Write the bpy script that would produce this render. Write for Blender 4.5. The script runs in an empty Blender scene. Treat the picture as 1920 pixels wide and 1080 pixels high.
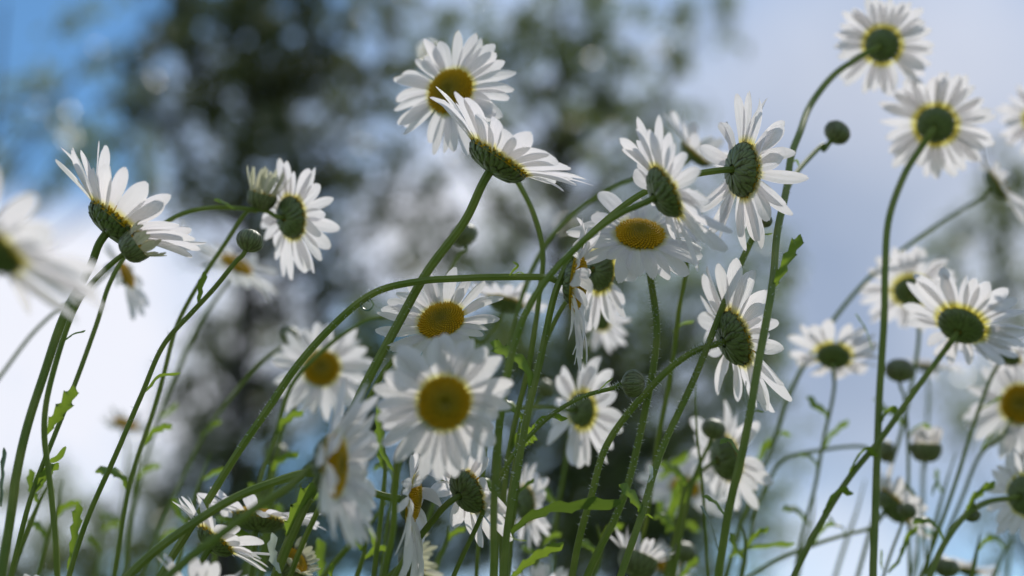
import bpy, math, random
from mathutils import Vector, Matrix, Quaternion, noise

# ---------------------------------------------------------------- camera, sky, sun, exposure
scene = bpy.context.scene
COL = scene.collection
LENS, FOC = 50.0, 50.0 / 36.0 * 1920          # focal length in mm and in photo pixels
FOCUS = 0.51
CAM = Vector((0, 0, 0.40))
PITCH = math.radians(20)
RGT, FWD, UPV = Vector((1, 0, 0)), Vector((0, math.cos(PITCH), math.sin(PITCH))), Vector((0, -math.sin(PITCH), math.cos(PITCH)))
cd = bpy.data.cameras.new('camera')
cam = bpy.data.objects.new('camera', cd); COL.objects.link(cam)
cam.location = CAM; cam.rotation_euler = (math.radians(90) + PITCH, 0, 0)
cd.lens = LENS; cd.sensor_width = 36; cd.clip_start = 0.02; cd.clip_end = 3000
cd.dof.use_dof = True; cd.dof.focus_distance = FOCUS; cd.dof.aperture_fstop = 4.9
scene.camera = cam
scene.render.resolution_x, scene.render.resolution_y = 1024, 576
scene.view_settings.view_transform = 'Standard'; scene.view_settings.look = 'None'
scene.view_settings.gamma = 1; scene.view_settings.exposure = -0.42
scene.render.engine = 'CYCLES'
scene.cycles.use_denoising = True
scene.cycles.max_bounces = 8; scene.cycles.transmission_bounces = 6
scene.cycles.sample_clamp_indirect = 6

SUN = Vector((0.28, 0.54, 0.79)).normalized()
sl = bpy.data.lights.new('sun', 'SUN'); sl.energy = 5.0; sl.angle = math.radians(0.5); sl.color = (1.0, 0.95, 0.87)
so = bpy.data.objects.new('sun', sl); COL.objects.link(so)
so.rotation_euler = (-SUN).to_track_quat('-Z', 'Y').to_euler(); so.location = (5, 8, 20)

def ray(px, py):
    return (FWD + RGT * ((px - 960) / FOC) - UPV * ((py - 540) / FOC)).normalized()
def at(px, py, d):
    return CAM + d * (FWD + RGT * ((px - 960) / FOC) - UPV * ((py - 540) / FOC))

world = bpy.data.worlds.new('World'); scene.world = world; world.use_nodes = True
nt = world.node_tree; nt.nodes.clear(); N = nt.nodes.new; L = nt.links.new
def wmath(op, a, b=None, clamp=False):
    n = N('ShaderNodeMath'); n.operation = op; n.use_clamp = clamp
    for i, v in enumerate((a, b)):
        if v is None: continue
        if isinstance(v, (int, float)): n.inputs[i].default_value = v
        else: L(v, n.inputs[i])
    return n.outputs[0]
tc = N('ShaderNodeTexCoord')
sky = N('ShaderNodeTexSky'); sky.sky_type = 'NISHITA'; sky.sun_disc = False
sky.sun_elevation = math.asin(SUN.z); sky.sun_rotation = math.atan2(SUN.x, SUN.y)
sky.air_density = 1.0; sky.dust_density = 0.25; sky.ozone_density = 4.0
bg = N('ShaderNodeBackground'); bg.inputs[1].default_value = 0.145; hs = N('ShaderNodeHueSaturation'); hs.inputs['Saturation'].default_value = 1.15; hs.inputs['Hue'].default_value = 0.492; hs.inputs['Value'].default_value = 1.2; L(sky.outputs[0], hs.inputs['Color']); L(hs.outputs[0], bg.inputs[0])
def cloud(px, py, rin, rout):
    """cloud bank centred on a direction of the sky, soft between two angular radii (photo pixels -> angle)"""
    d = ray(px, py)
    n = N('ShaderNodeVectorMath'); n.operation = 'DOT_PRODUCT'; L(tc.outputs['Generated'], n.inputs[0]); n.inputs[1].default_value = d
    m = N('ShaderNodeMapRange'); m.interpolation_type = 'SMOOTHSTEP'; L(n.outputs['Value'], m.inputs[0])
    m.inputs[1].default_value = math.cos(rout / FOC); m.inputs[2].default_value = math.cos(rin / FOC)
    return m.outputs[0]
banks = [(110, 720, 190, 380, 1.0), (330, 560, 50, 240, .75), (735, 460, 40, 170, .9), (450, 640, 60, 260, .75), (480, 250, 80, 260, .4), (1640, 40, 40, 340, .35), (1000, 200, 150, 480, .36), (900, 400, 60, 250, .4),
         (1040, 860, 100, 420, .4), (1580, 1090, 30, 200, .55), (-600, 800, 400, 700, 1.0), (2700, 300, 300, 900, .6)]
tot = None
for px, py, a, b, k in banks:
    v = wmath('MULTIPLY', cloud(px, py, a, b), k)
    tot = v if tot is None else wmath('SUBTRACT', wmath('ADD', tot, v), wmath('MULTIPLY', tot, v))
def fill_cloud(d, cin, cout, k):
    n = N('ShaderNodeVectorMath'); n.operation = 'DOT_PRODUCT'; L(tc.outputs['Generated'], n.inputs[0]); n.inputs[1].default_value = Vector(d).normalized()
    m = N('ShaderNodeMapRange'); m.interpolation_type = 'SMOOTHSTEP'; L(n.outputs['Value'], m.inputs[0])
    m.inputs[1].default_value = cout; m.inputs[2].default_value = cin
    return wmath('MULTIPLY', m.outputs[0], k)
for v in (fill_cloud((0, -1, .55), .6, .0, .18), fill_cloud((-1, -.1, .5), .85, .5, .35), fill_cloud((1, -.1, .4), .85, .5, .35)):   # unseen cloud cover added behind and beside the viewer as fill light
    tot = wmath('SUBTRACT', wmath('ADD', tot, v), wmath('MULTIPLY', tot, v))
nz = N('ShaderNodeTexNoise'); nz.inputs['Scale'].default_value = 7; nz.inputs['Detail'].default_value = 5; L(tc.outputs['Generated'], nz.inputs['Vector'])
nz2 = N('ShaderNodeTexNoise'); nz2.inputs['Scale'].default_value = 3; nz2.inputs['Detail'].default_value = 4; L(tc.outputs['Generated'], nz2.inputs['Vector'])
var = wmath('ADD', wmath('MULTIPLY', nz.outputs[0], 2.0), 0.08)
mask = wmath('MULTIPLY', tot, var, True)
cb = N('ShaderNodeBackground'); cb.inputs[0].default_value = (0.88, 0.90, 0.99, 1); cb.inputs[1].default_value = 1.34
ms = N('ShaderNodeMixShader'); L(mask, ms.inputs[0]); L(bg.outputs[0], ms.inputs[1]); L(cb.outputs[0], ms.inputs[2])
# thin grey-lavender cloud over the right half of the view
g1 = wmath('MULTIPLY', cloud(1690, 480, 260, 720), .92)
gc = N('ShaderNodeValToRGB'); L(nz2.outputs[0], gc.inputs[0])
gc.color_ramp.elements[0].position = .36; gc.color_ramp.elements[0].color = (.42, .51, .70, 1)
gc.color_ramp.elements[1].position = .64; gc.color_ramp.elements[1].color = (.76, .83, .98, 1)
gb = N('ShaderNodeBackground'); L(gc.outputs[0], gb.inputs[0]); gb.inputs[1].default_value = 1.0
m2 = N('ShaderNodeMixShader'); L(g1, m2.inputs[0]); L(bg.outputs[0], m2.inputs[1]); L(gb.outputs[0], m2.inputs[2]); L(m2.outputs[0], ms.inputs[1])
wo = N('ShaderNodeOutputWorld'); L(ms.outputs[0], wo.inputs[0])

# ---------------------------------------------------------------- materials
def mat(name):
    m = bpy.data.materials.new(name); m.use_nodes = True
    t = m.node_tree; t.nodes.clear()
    return m, t, t.nodes.new, t.links.new
def math_n(t, op, a, b=None, clamp=False):
    n = t.nodes.new('ShaderNodeMath'); n.operation = op; n.use_clamp = clamp
    for i, v in enumerate((a, b)):
        if v is None: continue
        if isinstance(v, (int, float)): n.inputs[i].default_value = v
        else: t.links.new(v, n.inputs[i])
    return n.outputs[0]
def ramp(t, fac, stops):
    r = t.nodes.new('ShaderNodeValToRGB'); t.links.new(fac, r.inputs[0])
    e = r.color_ramp.elements
    e[0].position, e[0].color = stops[0][0], (*stops[0][1], 1)
    e[1].position, e[1].color = stops[-1][0], (*stops[-1][1], 1)
    for p, c in stops[1:-1]:
        x = e.new(p); x.color = (*c, 1)
    return r.outputs[0]

def petal_material(name, white, base, trans, tfac):
    m, t, n, l = mat(name)
    uv = n('ShaderNodeUVMap'); sp = n('ShaderNodeSeparateXYZ'); l(uv.outputs[0], sp.inputs[0])
    col = ramp(t, sp.outputs[1], [(0.0, base), (0.06, tuple((a + b) / 2 for a, b in zip(base, white))), (0.15, white), (1.0, white)])
    tcol = ramp(t, sp.outputs[1], [(0.0, (0.80, 0.68, 0.04)), (0.09, (0.80, 0.74, 0.25)), (0.20, trans), (1.0, trans)])
    # fine veins along the petal
    wv = math_n(t, 'SINE', math_n(t, 'MULTIPLY', sp.outputs[0], 75.0))
    ge = n('ShaderNodeTexCoord'); no = n('ShaderNodeTexNoise'); no.inputs['Scale'].default_value = 600; l(ge.outputs['Object'], no.inputs['Vector'])
    hgt = math_n(t, 'ADD', math_n(t, 'MULTIPLY', wv, 0.5), no.outputs[0])
    bp = n('ShaderNodeBump'); bp.inputs['Strength'].default_value = 0.7; bp.inputs['Distance'].default_value = 0.0003; l(hgt, bp.inputs['Height'])
    p = n('ShaderNodeBsdfPrincipled'); l(col, p.inputs['Base Color']); p.inputs['Roughness'].default_value = 0.48
    p.inputs['Specular IOR Level'].default_value = 0.35; l(bp.outputs[0], p.inputs['Normal'])
    tr = n('ShaderNodeBsdfTranslucent'); l(tcol, tr.inputs[0]); l(bp.outputs[0], tr.inputs['Normal'])
    mx = n('ShaderNodeMixShader'); mx.inputs[0].default_value = tfac; l(p.outputs[0], mx.inputs[1]); l(tr.outputs[0], mx.inputs[2])
    o = n('ShaderNodeOutputMaterial'); l(mx.outputs[0], o.inputs[0])
    return m
M_PETAL = petal_material('white_petal', (0.82, 0.79, 0.80), (0.55, 0.53, 0.10), (0.88, 0.85, 0.86), 0.57)
M_CREAM = petal_material('cream_petal', (0.80, 0.78, 0.64), (0.45, 0.46, 0.10), (0.80, 0.78, 0.55), 0.36)

def green_material(name, c1, c2, rough, tcol=None, tfac=0.0, scale=120.0, spec=0.4, stretch=(1, 1, 1)):
    m, t, n, l = mat(name)
    ge = n('ShaderNodeTexCoord'); mp = n('ShaderNodeMapping'); mp.inputs['Scale'].default_value = stretch; l(ge.outputs['Object'], mp.inputs[0])
    no = n('ShaderNodeTexNoise'); no.inputs['Scale'].default_value = scale; no.inputs['Detail'].default_value = 4; l(mp.outputs[0], no.inputs['Vector'])
    col = ramp(t, no.outputs[0], [(0.3, c1), (0.7, c2)])
    p = n('ShaderNodeBsdfPrincipled'); l(col, p.inputs['Base Color']); p.inputs['Roughness'].default_value = rough; p.inputs['Specular IOR Level'].default_value = spec
    bp = n('ShaderNodeBump'); bp.inputs['Strength'].default_value = 0.15; bp.inputs['Distance'].default_value = 0.0003; l(no.outputs[0], bp.inputs['Height']); l(bp.outputs[0], p.inputs['Normal'])
    o = n('ShaderNodeOutputMaterial')
    if tcol:
        tr = n('ShaderNodeBsdfTranslucent'); tr.inputs[0].default_value = (*tcol, 1)
        mx = n('ShaderNodeMixShader'); mx.inputs[0].default_value = tfac; l(p.outputs[0], mx.inputs[1]); l(tr.outputs[0], mx.inputs[2]); l(mx.outputs[0], o.inputs[0])
    else:
        l(p.outputs[0], o.inputs[0])
    return m
M_STEM = green_material('green_stem', (0.125, 0.19, 0.034), (0.235, 0.275, 0.07), 0.50, (0.32, 0.42, 0.06), 0.30, 90, 0.35)
M_HAIR = green_material('pale_hair', (0.6, 0.65, 0.6), (0.8, 0.8, 0.8), 0.3, (0.8, 0.85, 0.8), 0.5, 50)
M_LEAF = green_material('green_leaf', (0.06, 0.115, 0.022), (0.10, 0.17, 0.035), 0.42, (0.26, 0.38, 0.035), 0.42, 140, 0.45)
M_LEAFD = green_material('dark_green_leaf', (0.035, 0.075, 0.016), (0.065, 0.115, 0.026), 0.45, (0.16, 0.26, 0.03), 0.28, 140, 0.4)
M_LEAFP = green_material('grey_green_leaf', (0.07, 0.12, 0.08), (0.13, 0.19, 0.14), 0.38, (0.16, 0.26, 0.10), 0.25, 140, 0.6)
M_SILVER = green_material('silvery_leaf', (0.45, 0.50, 0.48), (0.70, 0.74, 0.74), 0.3, (0.5, 0.55, 0.45), 0.35, 200, 0.7)

def calyx_material(name, green1, green2, brown):
    m, t, n, l = mat(name)
    uv = n('ShaderNodeUVMap'); sp = n('ShaderNodeSeparateXYZ'); l(uv.outputs[0], sp.inputs[0])
    ed = math_n(t, 'ABSOLUTE', math_n(t, 'SUBTRACT', math_n(t, 'MULTIPLY', sp.outputs[0], 2.0), 1.0))
    edge = math_n(t, 'MAXIMUM', ed, math_n(t, 'MULTIPLY', math_n(t, 'SUBTRACT', sp.outputs[1], 0.55), 2.1))
    col = ramp(t, edge, [(0.0, green2), (0.4, green1), (0.70, green1), (0.88, tuple((x + y) / 2 for x, y in zip(green1, brown))), (1.0, brown)])
    p = n('ShaderNodeBsdfPrincipled'); l(col, p.inputs['Base Color']); p.inputs['Roughness'].default_value = 0.45
    o = n('ShaderNodeOutputMaterial'); l(p.outputs[0], o.inputs[0])
    return m
M_CALYX = calyx_material('calyx_bracts', (0.085, 0.125, 0.032), (0.14, 0.185, 0.055), (0.045, 0.030, 0.012))
M_BUD = calyx_material('bud_bracts', (0.105, 0.130, 0.050), (0.17, 0.20, 0.09), (0.050, 0.026, 0.016))

def disc_material():
    m, t, n, l = mat('yellow_florets')
    uv = n('ShaderNodeUVMap'); sp = n('ShaderNodeSeparateXYZ'); l(uv.outputs[0], sp.inputs[0])
    col = ramp(t, sp.outputs[0], [(0.0, (0.20, 0.155, 0.010)), (0.28, (0.36, 0.25, 0.010)), (0.6, (0.55, 0.34, 0.008)), (1.0, (0.66, 0.39, 0.010))])
    p = n('ShaderNodeBsdfPrincipled'); l(col, p.inputs['Base Color']); p.inputs['Roughness'].default_value = 0.55; p.inputs['Specular IOR Level'].default_value = 0.25
    tr = n('ShaderNodeBsdfTranslucent'); tr.inputs[0].default_value = (0.8, 0.45, 0.01, 1)
    mx = n('ShaderNodeMixShader'); mx.inputs[0].default_value = 0.12; l(p.outputs[0], mx.inputs[1]); l(tr.outputs[0], mx.inputs[2])
    o = n('ShaderNodeOutputMaterial'); l(mx.outputs[0], o.inputs[0])
    return m
M_DISC = disc_material()
M_BARK = green_material('bark', (0.035, 0.032, 0.028), (0.09, 0.08, 0.07), 0.9, None, 0, 3, 0.2, (1, 1, .2))
def crown_material(name, c1, c2, tc_, f):
    return green_material(name, c1, c2, 0.30, tc_, f, 0.9, 0.55)
M_CROWN = [crown_material('broadleaf_foliage', (0.045, 0.060, 0.026), (0.10, 0.125, 0.042), (0.17, 0.20, 0.07), 0.42),
           crown_material('loose_foliage', (0.06, 0.076, 0.036), (0.12, 0.14, 0.06), (0.24, 0.30, 0.08), 0.48),
           crown_material('evergreen_foliage', (0.045, 0.062, 0.034), (0.09, 0.115, 0.05), (0.22, 0.30, 0.07), 0.46)]
def ground_material():
    m, t, n, l = mat('meadow_ground')
    ge = n('ShaderNodeTexCoord'); no = n('ShaderNodeTexNoise'); no.inputs['Scale'].default_value = 4; no.inputs['Detail'].default_value = 8; l(ge.outputs['Object'], no.inputs['Vector'])
    col = ramp(t, no.outputs[0], [(0.3, (0.06, 0.09, 0.03)), (0.55, (0.10, 0.14, 0.045)), (0.75, (0.15, 0.15, 0.08))])
    p = n('ShaderNodeBsdfPrincipled'); l(col, p.inputs['Base Color']); p.inputs['Roughness'].default_value = 0.95
    o = n('ShaderNodeOutputMaterial'); l(p.outputs[0], o.inputs[0])
    return m

# ---------------------------------------------------------------- mesh helpers
class MB:
    def __init__(s): s.v, s.f, s.uv, s.mi = [], [], [], []
    def add(s, verts, faces, uvs=None, mi=0):
        b = len(s.v); s.v += verts
        for f in faces:
            s.f.append(tuple(i + b for i in f)); s.mi.append(mi)
            s.uv += [uvs[i] for i in f] if uvs else [(0, 0)] * len(f)
    def grid(s, rows, uvrows=None, closed=False, mi=0):
        nr, nc = len(rows), len(rows[0]); V = [p for r in rows for p in r]; F = []
        for i in range(nr - 1):
            for j in range(nc if closed else nc - 1):
                k = (j + 1) % nc
                F.append((i * nc + j, i * nc + k, (i + 1) * nc + k, (i + 1) * nc + j))
        s.add(V, F, [u for r in uvrows for u in r] if uvrows else None, mi)
    def mesh(s, name, mats, smooth=True):
        me = bpy.data.meshes.new(name); me.from_pydata([tuple(p) for p in s.v], [], s.f)
        ul = me.uv_layers.new(name='UVMap'); ul.data.foreach_set('uv', [c for u in s.uv for c in u])
        for m in (mats if isinstance(mats, (list, tuple)) else [mats]): me.materials.append(m)
        me.polygons.foreach_set('material_index', s.mi)
        if smooth: me.polygons.foreach_set('use_smooth', [True] * len(s.f))
        me.update(); return me
    def build(s, name, mats, parent=None, smooth=True):
        return link(name, s.mesh(name, mats, smooth), parent)
def link(name, me, parent=None):
    o = bpy.data.objects.new(name, me); COL.objects.link(o)
    if parent is not None: o.parent = parent
    return o
def tag(o, label, cat, group=None):
    o['label'] = label; o['category'] = cat
    if group: o['group'] = group
    return o
def empty(name, loc):
    o = bpy.data.objects.new(name, None); COL.objects.link(o); o.location = loc; o.empty_display_size = 0.02
    return o
def catmull(P, per=8):
    """centripetal spline through the points"""
    Q = [P[0] * 2 - P[1]] + list(P) + [P[-1] * 2 - P[-2]]
    out = []
    for i in range(1, len(Q) - 2):
        p = Q[i - 1:i + 3]; k = [0.0]
        for a, b in zip(p, p[1:]): k.append(k[-1] + max(1e-5, (b - a).length) ** .5)
        for q in range(per):
            t = k[1] + (k[2] - k[1]) * q / per
            A = [p[m] * ((k[m + 1] - t) / (k[m + 1] - k[m])) + p[m + 1] * ((t - k[m]) / (k[m + 1] - k[m])) for m in range(3)]
            B = [A[m] * ((k[m + 2] - t) / (k[m + 2] - k[m])) + A[m + 1] * ((t - k[m]) / (k[m + 2] - k[m])) for m in range(2)]
            out.append(B[0] * ((k[2] - t) / (k[2] - k[1])) + B[1] * ((t - k[1]) / (k[2] - k[1])))
    out.append(P[-1].copy()); return out
def tube(mb, pts, rad, sides=24, ribs=0.26, mi=0, cap=True):
    t0 = (pts[1] - pts[0]).normalized()
    nrm = t0.orthogonal().normalized(); rows, uvr = [], []
    prev = t0
    for i, p in enumerate(pts):
        t = (pts[min(i + 1, len(pts) - 1)] - pts[max(i - 1, 0)]).normalized()
        nrm = prev.rotation_difference(t) @ nrm; prev = t
        b = t.cross(nrm); r = rad(i / (len(pts) - 1))
        row = []
        for k in range(sides):
            a = 2 * math.pi * k / sides
            rr = r * (1 - ribs * (.5 + .5 * math.cos(6 * a)))
            row.append(p + rr * (math.cos(a) * nrm + math.sin(a) * b))
        rows.append(row); uvr.append([(k / sides, i / len(pts)) for k in range(sides)])
    mb.grid(rows, uvr, True, mi)
    if cap:
        for R in (rows[0], rows[-1]): mb.add(list(R), [tuple(range(len(R)))], None, mi)

# ---------------------------------------------------------------- the flower's parts
def disc_mesh(seed, dome=0.34):
    """unit radius dome of packed florets"""
    rnd = random.Random(seed); mb = MB()
    def z(r): return dome * (1 - r ** 2.2) - 0.16 * math.exp(-(r / 0.22) ** 2)
    rows, uvr = [], []
    for i in range(13):
        r = max(i / 12, 0.001)
        rows.append([Vector((r * math.cos(a), r * math.sin(a), z(r) - (0.10 if i == 12 else 0.03))) for a in [2 * math.pi * k / 28 for k in range(28)]])
        uvr.append([(r * .3, 0)] * 28)  # darker base colour paints shaded depth into the gaps between florets
    mb.grid(rows, uvr, True)
    n = 330
    for i in range(n):
        r = math.sqrt((i + 0.5) / n) * 0.99; a = i * 2.399963
        s = (0.022 + 0.034 * r) * rnd.uniform(0.85, 1.15); h = s * (1.1 + 1.5 * r) * rnd.uniform(.8, 1.2)
        c = Vector((r * math.cos(a), r * math.sin(a), z(r) - 0.02))
        sl_ = -(dome * 2.2 * r ** 1.2)
        nn = Vector((-sl_ * math.cos(a), -sl_ * math.sin(a), 1)).normalized()
        x = nn.orthogonal().normalized(); y = nn.cross(x)
        V, U = [], []
        for lv, hh in ((1.0, 0), (0.85, 0.6), (0.35, 1.0)):
            for k in range(6):
                an = k * math.pi / 3
                V.append(c + s * lv * (math.cos(an) * x + math.sin(an) * y) + nn * h * hh); U.append((min(1, r), 0))
        F = [(q * 6 + k, q * 6 + (k + 1) % 6, q * 6 + 6 + (k + 1) % 6, q * 6 + 6 + k) for q in (0, 1) for k in range(6)] + [tuple(range(12, 18))]
        mb.add(V, F, U)
    return mb.mesh('disc', M_DISC)
DISCS = [disc_mesh(1, .34), disc_mesh(2, .40)]

def bract_shell(prof, layers, material, name, seed):
    """bowl of revolution prof(p)->(r,z) with overlapping pointed bracts lying on it; p in 0..~1.1"""
    rnd = random.Random(seed); mb = MB(); rows, uvr = [], []
    pm = 1.0
    for i in range(15):
        r, z = prof(pm * i / 14)
        rows.append([Vector((r * math.cos(a), r * math.sin(a), z)) for a in [2 * math.pi * k / 28 for k in range(28)]]); uvr.append([(0.5, 0.0)] * 28)
    mb.grid(rows, uvr, True)
    def pt(p, a, off):
        r, z = prof(p); r1, z1 = prof(p + 0.01)
        dr, dz = r1 - r, z1 - z; ln = math.hypot(dr, dz) or 1
        nr, nz_ = dz / ln, -dr / ln
        return Vector(((r + nr * off) * math.cos(a), (r + nr * off) * math.sin(a), z + nz_ * off))
    for li, (p0, p1, n, wid, lift) in enumerate(layers):
        for k in range(n):
            a0 = 2 * math.pi * (k + 0.5 * (li % 2)) / n + rnd.uniform(-.11, .11); w = wid * rnd.uniform(.8, 1.15); q1 = p1 + rnd.uniform(-.07, .04)
            R, U = [], []
            for i in range(7):
                v = i / 6; p = p0 + (q1 - p0) * v
                prof_w = (0.75 + 0.5 * v) if v < 0.45 else (0.975 * math.sqrt(max(0.02, 1 - ((v - 0.45) / 0.56) ** 2)))
                off0 = 0.016 + 0.015 * (len(layers) - 1 - li) * (1 - .3 * v) + lift * v * v
                row, ur = [], []
                for j in range(5):
                    u = j / 2 - 1
                    r_here = max(prof(p)[0], 0.12)
                    row.append(pt(p, a0 + u * w * prof_w / max(r_here, .3), off0 + 0.022 * (1 - u * u))); ur.append(((u + 1) / 2, v))
                R.append(row); U.append(ur)
            mb.grid(R, U)
    return mb.mesh(name, material)
CUP_H = 0.50
def cup(p):
    a = p * math.pi / 2
    r = 0.16 + 0.88 * math.sin(min(a, math.pi / 2)) ** 0.85 if p <= 1 else 1.04 + (p - 1) * 0.25
    z = -CUP_H * math.cos(a) ** 0.9 if p < 1 else (p - 1) * 0.9
    return r, z
CALYX = [bract_shell(cup, [(0.03, .44, 12, .125, .03), (.14, .60, 17, .12, .03), (.28, .76, 21, .115, .03), (.42, .90, 25, .11, .03), (.56, 1.04, 29, .105, .03)], M_CALYX, 'calyx', s) for s in (3, 4)]
def ball(p):
    a = 0.12 + p * 3.0
    return math.sin(a) * (1.0 if a < 1.57 else 1.0), -math.cos(a) * 0.80
BUDS = [bract_shell(ball, [(0.02, .42, 12, .19, .02), (.14, .62, 15, .17, .02), (.30, .80, 16, .15, .01), (.45, .97, 14, .13, .0)], M_BUD, 'bud', s) for s in (5, 6)]
def deepcup(p):
    a = p * 1.75
    return 0.15 + 0.85 * math.sin(min(a, 1.57)) ** 0.8, -0.95 * math.cos(a)
DEEP = [bract_shell(deepcup, [(0.02, .45, 12, .19, .02), (.18, .70, 15, .17, .02), (.40, 1.0, 18, .15, .02)], M_BUD, 'calyx', 7)]

def petals(seed, R, rd, n, cone, bend, frame, origin, grav, width=1.0, layers=2, jit=1.0, gap=None, droopy=0.0):
    """ring of strap petals; local z = facing. frame: 3x3 matrix to world, origin in thing coordinates; grav pulls tips down the world z"""
    rnd = random.Random(seed); mb = MB()
    Lp = R - rd * 0.9
    n += 2
    for i in range(n):
        if rnd.random() < .035 * jit: continue
        phi = 2 * math.pi * i / n + rnd.uniform(-.09, .09) * jit
        Lk = Lp * (rnd.uniform(.84, 1.09) if rnd.random() < .93 else .68); W = 0.115 * R * width * rnd.uniform(.78, 1.15) * (22 / max(n, 14)) ** .3
        el = math.radians(cone + rnd.gauss(0, 7.5) * jit + (4 if i % 2 else -4)); bd = math.radians(bend + rnd.gauss(0, 12) * jit - (rnd.random() < .12) * 22 * jit)
        tw = rnd.gauss(0, .35) * jit; cupc = rnd.uniform(-.15, .38); side = rnd.gauss(0, .07) * jit
        notch = [rnd.uniform(.0, .05) for _ in range(3)]
        er = Vector((math.cos(phi), math.sin(phi), 0)); et = Vector((-math.sin(phi), math.cos(phi), 0)); ez = Vector((0, 0, 1))
        zb = (-0.02 if i % 2 else 0.02) * rd
        NS, NC = 11, 9; r, z = rd * 0.86, zb - .03 * rd
        cen, tang = [], []
        for k in range(NS):
            s = k / (NS - 1); e = el + bd * s * s
            cen.append(er * r + ez * z + et * side * Lk * s * s); tang.append(er * math.cos(e) + ez * math.sin(e))
            r += Lk / (NS - 1) * math.cos(e); z += Lk / (NS - 1) * math.sin(e)
        R_, U_ = [], []
        for k in range(NS):
            s = k / (NS - 1)
            pw = (0.50 + 0.50 * math.sin(min(1, s / 0.6) * math.pi / 2)) * (1 if s < .52 else math.sqrt(max(0, 1 - ((s - .52) / .525) ** 2)))
            T = tang[k]; q = Quaternion(T, tw * s); S = q @ et; Nn = T.cross(S) * -1
            row, ur = [], []
            for j in range(NC):
                u = j / (NC - 1) * 2 - 1
                back = (0.05 * abs(u) ** 2.5 + (notch[0] if j in (2, 6) else notch[1] * .5 if j == 4 else 0)) * Lk * max(0, (s - .7) / .3)
                groove = -0.25 * W * math.exp(-((abs(u) - .38) / .13) ** 2) * math.sin(math.pi * min(1, s * 1.15)) ** .5
                p = cen[k] + S * (u * W * pw) + Nn * (cupc * W * pw * u * u + groove) - T * back
                wp = frame @ p
                wp = origin + wp + Vector((0, 0, -1)) * (grav * Lk * (s ** 2) * (1 + droopy * rnd.random() * .0))
                row.append(wp); ur.append(((u + 1) / 2, s))
            R_.append(row); U_.append(ur)
        mb.grid(R_, U_)
    return mb

def frame_for(face, spin, view):
    f = FWD.rotation_difference(view) @ (RGT * face[0] + UPV * face[1] - FWD * face[2]).normalized()
    x = f.orthogonal().normalized(); x = Quaternion(f, spin) @ x; y = f.cross(x)
    return Matrix((x, y, f)).transposed(), f

def stem_points(px, d0, d1):
    """photo points with a depth running from d0 at the head to d1 at the last point; then on down into the ground"""
    P = []
    n = len(px) - 1
    for i, q in enumerate(px):
        d = q[2] if len(q) > 2 else d0 + (d1 - d0) * i / max(n, 1)
        P.append(at(q[0], q[1], d))
    return P
def to_ground(P):
    a = P[-1]; b = (P[-1] - P[-2]).normalized(); h = a.z
    hor = Vector((b.x, b.y, 0)); k = h * .42 * min(1.6, hor.length / max(.25, -b.z))
    q = Vector((a.x, a.y, -.004)) + (hor.normalized() * k if hor.length > 1e-4 else Vector((0, 0, 0)))
    m0, m1 = b * h * .8, Vector((0, 0, -h * 1.1)); out = []
    for t in (.2, .45, .72, 1.0):
        out.append(a * (2 * t ** 3 - 3 * t * t + 1) + m0 * (t ** 3 - 2 * t * t + t) + q * (-2 * t ** 3 + 3 * t * t) + m1 * (t ** 3 - t * t))
    return out

def hairs(mb, pts, rad, seed, lo, hi, n):
    rnd = random.Random(seed); m = len(pts)
    for _ in range(int(n * 1.6)):
        i = int(rnd.uniform(lo, hi) * (m - 2)); p = pts[i].lerp(pts[i + 1], rnd.random()); t = (pts[i + 1] - pts[i]).normalized()
        o = Quaternion(t, rnd.uniform(0, 6.28)) @ t.orthogonal().normalized(); o = (o + t * rnd.uniform(-.4, .4)).normalized()
        ln = rnd.uniform(.0006, .0016); w = .00016
        a = o.orthogonal().normalized() * w; b = o.cross(a)
        c = p + o * rad * .9
        mb.add([c + a, c - a * .5 + b * .87, c - a * .5 - b * .87, c + o * (ln + rad * .1)], [(0, 1, 3), (1, 2, 3), (2, 0, 3)], None, 1)

def leaf(parent, px, d, wpx, teeth=4, roll=0.0, material=None, label=None, d2=None, fold=.18):
    P = catmull([at(x, y, d + ((d2 or d) - d) * i / (len(px) - 1)) for i, (x, y) in enumerate(px)], 12)
    org = parent.location; n = len(P) - 1
    half = wpx / 2 * d / FOC; mb = MB(); rnd = random.Random(int(px[0][0] * 7 + px[0][1]))
    m = teeth * 6 + 6; L_, C_, R_ = [], [], []
    for i in range(m + 1):
        s = i / m; f = s * n; k = min(int(f), n - 1); p = P[k].lerp(P[k + 1], f - k); t = (P[min(k + 1, n)] - P[max(k - 1, 0)]).normalized()
        side = t.cross(-FWD).normalized(); side = Quaternion(t, roll + .5 * math.sin(s * 3)) @ side; nr = t.cross(side)
        base = (0.30 + 0.70 * math.sin(min(1, s / .62) * math.pi / 2) ** 1.4) if s < .62 else math.sqrt(max(0.0, 1 - ((s - .62) / .385) ** 2)) ** .8
        ph = (s * teeth) % 1.0
        saw = 0.48 + 0.60 * (ph / .72 if ph < .72 else (1 - ph) / .28)
        adv = t * half * .5 * (ph if ph < .72 else 0)
        ph2 = (s * teeth + .35) % 1.0; saw2 = 0.48 + 0.60 * (ph2 / .72 if ph2 < .72 else (1 - ph2) / .28)
        C_.append(p - nr * half * base * fold - org); L_.append(p + side * half * base * saw + adv - org); R_.append(p - side * half * base * saw2 + t * half * .5 * (ph2 if ph2 < .72 else 0) - org)
    mb.grid([[l_, (l_ + c) / 2, c, (r + c) / 2, r] for l_, c, r in zip(L_, C_, R_)])
    o = mb.build('leaf', material or M_LEAF, parent)
    if label: o['label'] = label
    return o

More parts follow.
